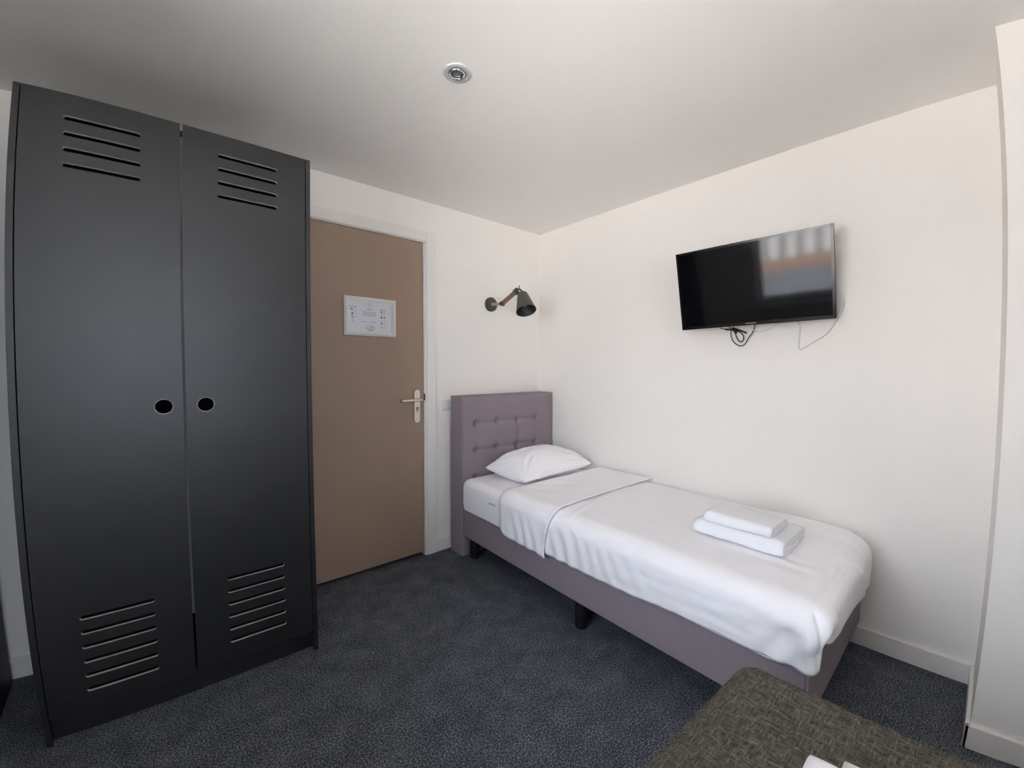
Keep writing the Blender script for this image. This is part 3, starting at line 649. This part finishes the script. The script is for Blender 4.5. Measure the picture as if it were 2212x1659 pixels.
# ------------------------------------------------------------------ folded towels
def towel(x0, x1, y0, y1, z0, h, layers=2, skew=0.0, seed=0):
    """folded towel: nested U folds, the smooth round fold on the -x side, the cut layers at the ends"""
    bm = bmesh.new(); wd_ = (x1-x0)
    L = 22; th = h/(2*layers)
    for l in range(layers):
        ro = h/2-l*th; ri = max(0.0015, ro-th*0.94); cz = z0+h/2
        xs = x0+ro+l*th
        prof = []
        n1, n2 = 14, 12
        outer = [(lerp(x1-0.004*l, xs, k/n1), cz+ro) for k in range(n1)] + [(xs-ro*math.sin(PI*k/n2), cz+ro*math.cos(PI*k/n2)) for k in range(n2+1)] + [(lerp(xs, x1-0.004*l, (k+1)/n1), cz-ro) for k in range(n1)]
        inner = [(lerp(x1-0.004*l, xs, k/n1), cz+ri) for k in range(n1)] + [(xs-ri*math.sin(PI*k/n2), cz+ri*math.cos(PI*k/n2)) for k in range(n2+1)] + [(lerp(xs, x1-0.004*l, (k+1)/n1), cz-ri) for k in range(n1)]
        loop = outer + inner[::-1]
        rows = []
        for s in range(L+1):
            t = s/L; y = lerp(y0, y1, t); e = min(t, 1-t)*L
            pinch = (0.85 if e < .5 else 0.95 if e < 1.5 else 1.0)
            row = []
            for x, z in loop:
                d = 0.0045*nz(x*9+seed, y*8, z*14) + 0.0016*nz(x*45, y*45+seed, z*45)
                zz = cz+(z-cz)*pinch + d; zz = max(zz, z0)
                sag = -0.010*((x-x0)/wd_)**2*0.6
                row.append(bm.verts.new((x+skew*(y-y0)+d, y+0.003*nz(x*9, z*40, seed+l), zz+sag*(z > cz))))
            rows.append(row)
        m = len(loop)
        for a, b in zip(rows, rows[1:]):
            for k in range(m): bm.faces.new((a[k], a[(k+1) % m], b[(k+1) % m], b[k]))
        no = len(outer)
        for row, flip in ((rows[0], 1), (rows[-1], 0)):
            for k in range(no-1):
                q = (row[k], row[k+1], row[m-2-k], row[m-1-k]); bm.faces.new(q if flip else q[::-1])
    return bm
t1 = obj('towel', towel(-0.668, -0.385, -1.660, -2.010, 0.566, 0.062, 2, 0.02, 1), m_towel, None, smooth=True); tag(t1, 'larger folded white towel lying on the duvet, under the smaller one', 'towel', 'folded towels on the made bed')
t2 = obj('towel', towel(-0.665, -0.470, -1.705, -1.968, 0.6295, 0.046, 2, 0.03, 5), m_towel, None, smooth=True); tag(t2, 'smaller folded white towel on top of the larger towel on the duvet', 'towel', 'folded towels on the made bed')

# ------------------------------------------------------------------ second bed in the foreground
b2 = thing('bed', 'second bed in the foreground, covered by an olive tweed throw', 'bed', (-1.80, -3.1, 0))
obj('base', bx(((-2.20, -4.15, 0.10), (-1.385, -2.165, 0.33)), bev=0.01), m_uph, b2)
obj('mattress', bx(((-2.20, -4.15, 0.331), (-1.385, -2.165, 0.54)), bev=0.03, seg=3), m_sheet, b2)
for lx in (-2.12, -1.46):
    for ly in (-4.04, -2.25):
        bm = bmesh.new(); lathe(bm, [(0, 0), (0.03, 0), (0.03, 0.101), (0, 0.101)], (lx, ly, 0), (0, 0, 1), 20); obj('leg', bm, m_blackleg, b2)
def tshell():
    bm = bmesh.new(); x0, x1, y0, y1, zt, zb_, r = -2.235, -1.332, -3.35, -2.112, 0.572, 0.20, 0.05
    key = {}; st = 0.0125
    def add(x, y, z):
        k = (round(x*4000), round(y*4000), round(z*4000))
        if k not in key: key[k] = bm.verts.new((x, y, z))
        return key[k]
    def patch(fn, a, b):
        g = [[add(*fn(i/a, j/b)) for j in range(b+1)] for i in range(a+1)]
        for i in range(a):
            for j in range(b):
                q = (g[i][j], g[i+1][j], g[i+1][j+1], g[i][j+1])
                if len(set(q)) == 4: bm.faces.new(q)
    nx, ny, nz_ = 72, 98, 30
    patch(lambda s, t: (lerp(x0, x1, s), lerp(y0, y1, t), zt), nx, ny)
    patch(lambda s, t: (x1, lerp(y0, y1, s), lerp(zt, zb_, t)), ny, nz_)
    patch(lambda s, t: (x0, lerp(y0, y1, s), lerp(zt, zb_, t)), ny, nz_)
    patch(lambda s, t: (lerp(x0, x1, s), y1, lerp(zt, zb_, t)), nx, nz_)
    for v in bm.verts:
        p = v.co.copy(); q = Vector((min(max(p.x, x0+r), x1-r), min(p.y, y1-r), min(p.z, zt-r))); d = p-q
        n = d.normalized() if d.length > 1e-6 else Vector((0, 0, 1))
        pp = q+n*r + n*(0.003*nz(p.x*5, p.y*5, p.z*5)+0.0012*nz(p.x*60, p.y*60, p.z*60)); u = (p.x-x0)/(x1-x0)
        pp.x += 0.05*(-2.15-pp.y)*u*0.6; pp.y -= 0.035*(pp.x+1.36)
        v.co = pp
    return bm
th_ = obj('throw', tshell(), m_tweed, None, smooth=True); tag(th_, 'coarse olive brown tweed throw on the foreground bed, lower right', 'throw')
so_ = th_.modifiers.new('s', 'SOLIDIFY'); so_.thickness = 0.006; so_.offset = -1
def mirrored(bm, xc):
    for v in bm.verts: v.co.x = 2*xc-v.co.x
    return bm
t4 = obj('towel', mirrored(towel(-1.93, -1.556, -2.74, -2.366, 0.582, 0.041, 2, 0.0, 12), -1.743), m_towel, None, smooth=True); tag(t4, 'larger folded white towel lying on the olive throw, under the smaller one', 'towel', 'folded towels on the throw')
t3 = obj('towel', mirrored(towel(-1.93, -1.652, -2.70, -2.335, 0.6245, 0.060, 2, 0.0, 9), -1.791), m_towel, None, smooth=True); tag(t3, 'smaller folded white towel stacked on the towel on the olive throw', 'towel', 'folded towels on the throw')
# loose wool standing off the throw
bm = bmesh.new(); random.seed(11)
vs_ = [v for v in th_.data.vertices if v.co.z > 0.40 and v.co.x > -2.1]
for k in range(9000):
    v = random.choice(vs_); p = v.co + Vector((random.uniform(-.006, .006), random.uniform(-.006, .006), 0)); n = v.normal
    t = Vector((random.gauss(0, 1), random.gauss(0, 1), random.gauss(0, .4))); t = (t-n*t.dot(n)).normalized()
    L = random.uniform(0.004, 0.011); r = 0.00035; a_ = p; b_ = p+n*random.uniform(.001, .004)+t*L*.5; c_ = p+n*random.uniform(.000, .006)+t*L
    s_ = t.cross(n).normalized()*r
    q = [bm.verts.new(x) for x in (a_-s_, a_+s_, b_+s_*.8, b_-s_*.8, c_)]
    u_ = [bm.verts.new(x) for x in (a_+n*r*1.6, b_+n*r*1.3)]
    for f_ in ((q[0], q[3], u_[1], u_[0]), (q[1], u_[0], u_[1], q[2]), (q[3], q[4], u_[1]), (q[4], q[2], u_[1]), (q[0], q[1], q[2], q[3]), (q[3], q[2], q[4])): bm.faces.new(f_)
m_fuzz = mat('olive wool', (0.15, 0.142, 0.115), 0.9, spec=0.1)
fz = obj('wool_fuzz', bm, m_fuzz, th_); fz['kind'] = 'stuff'
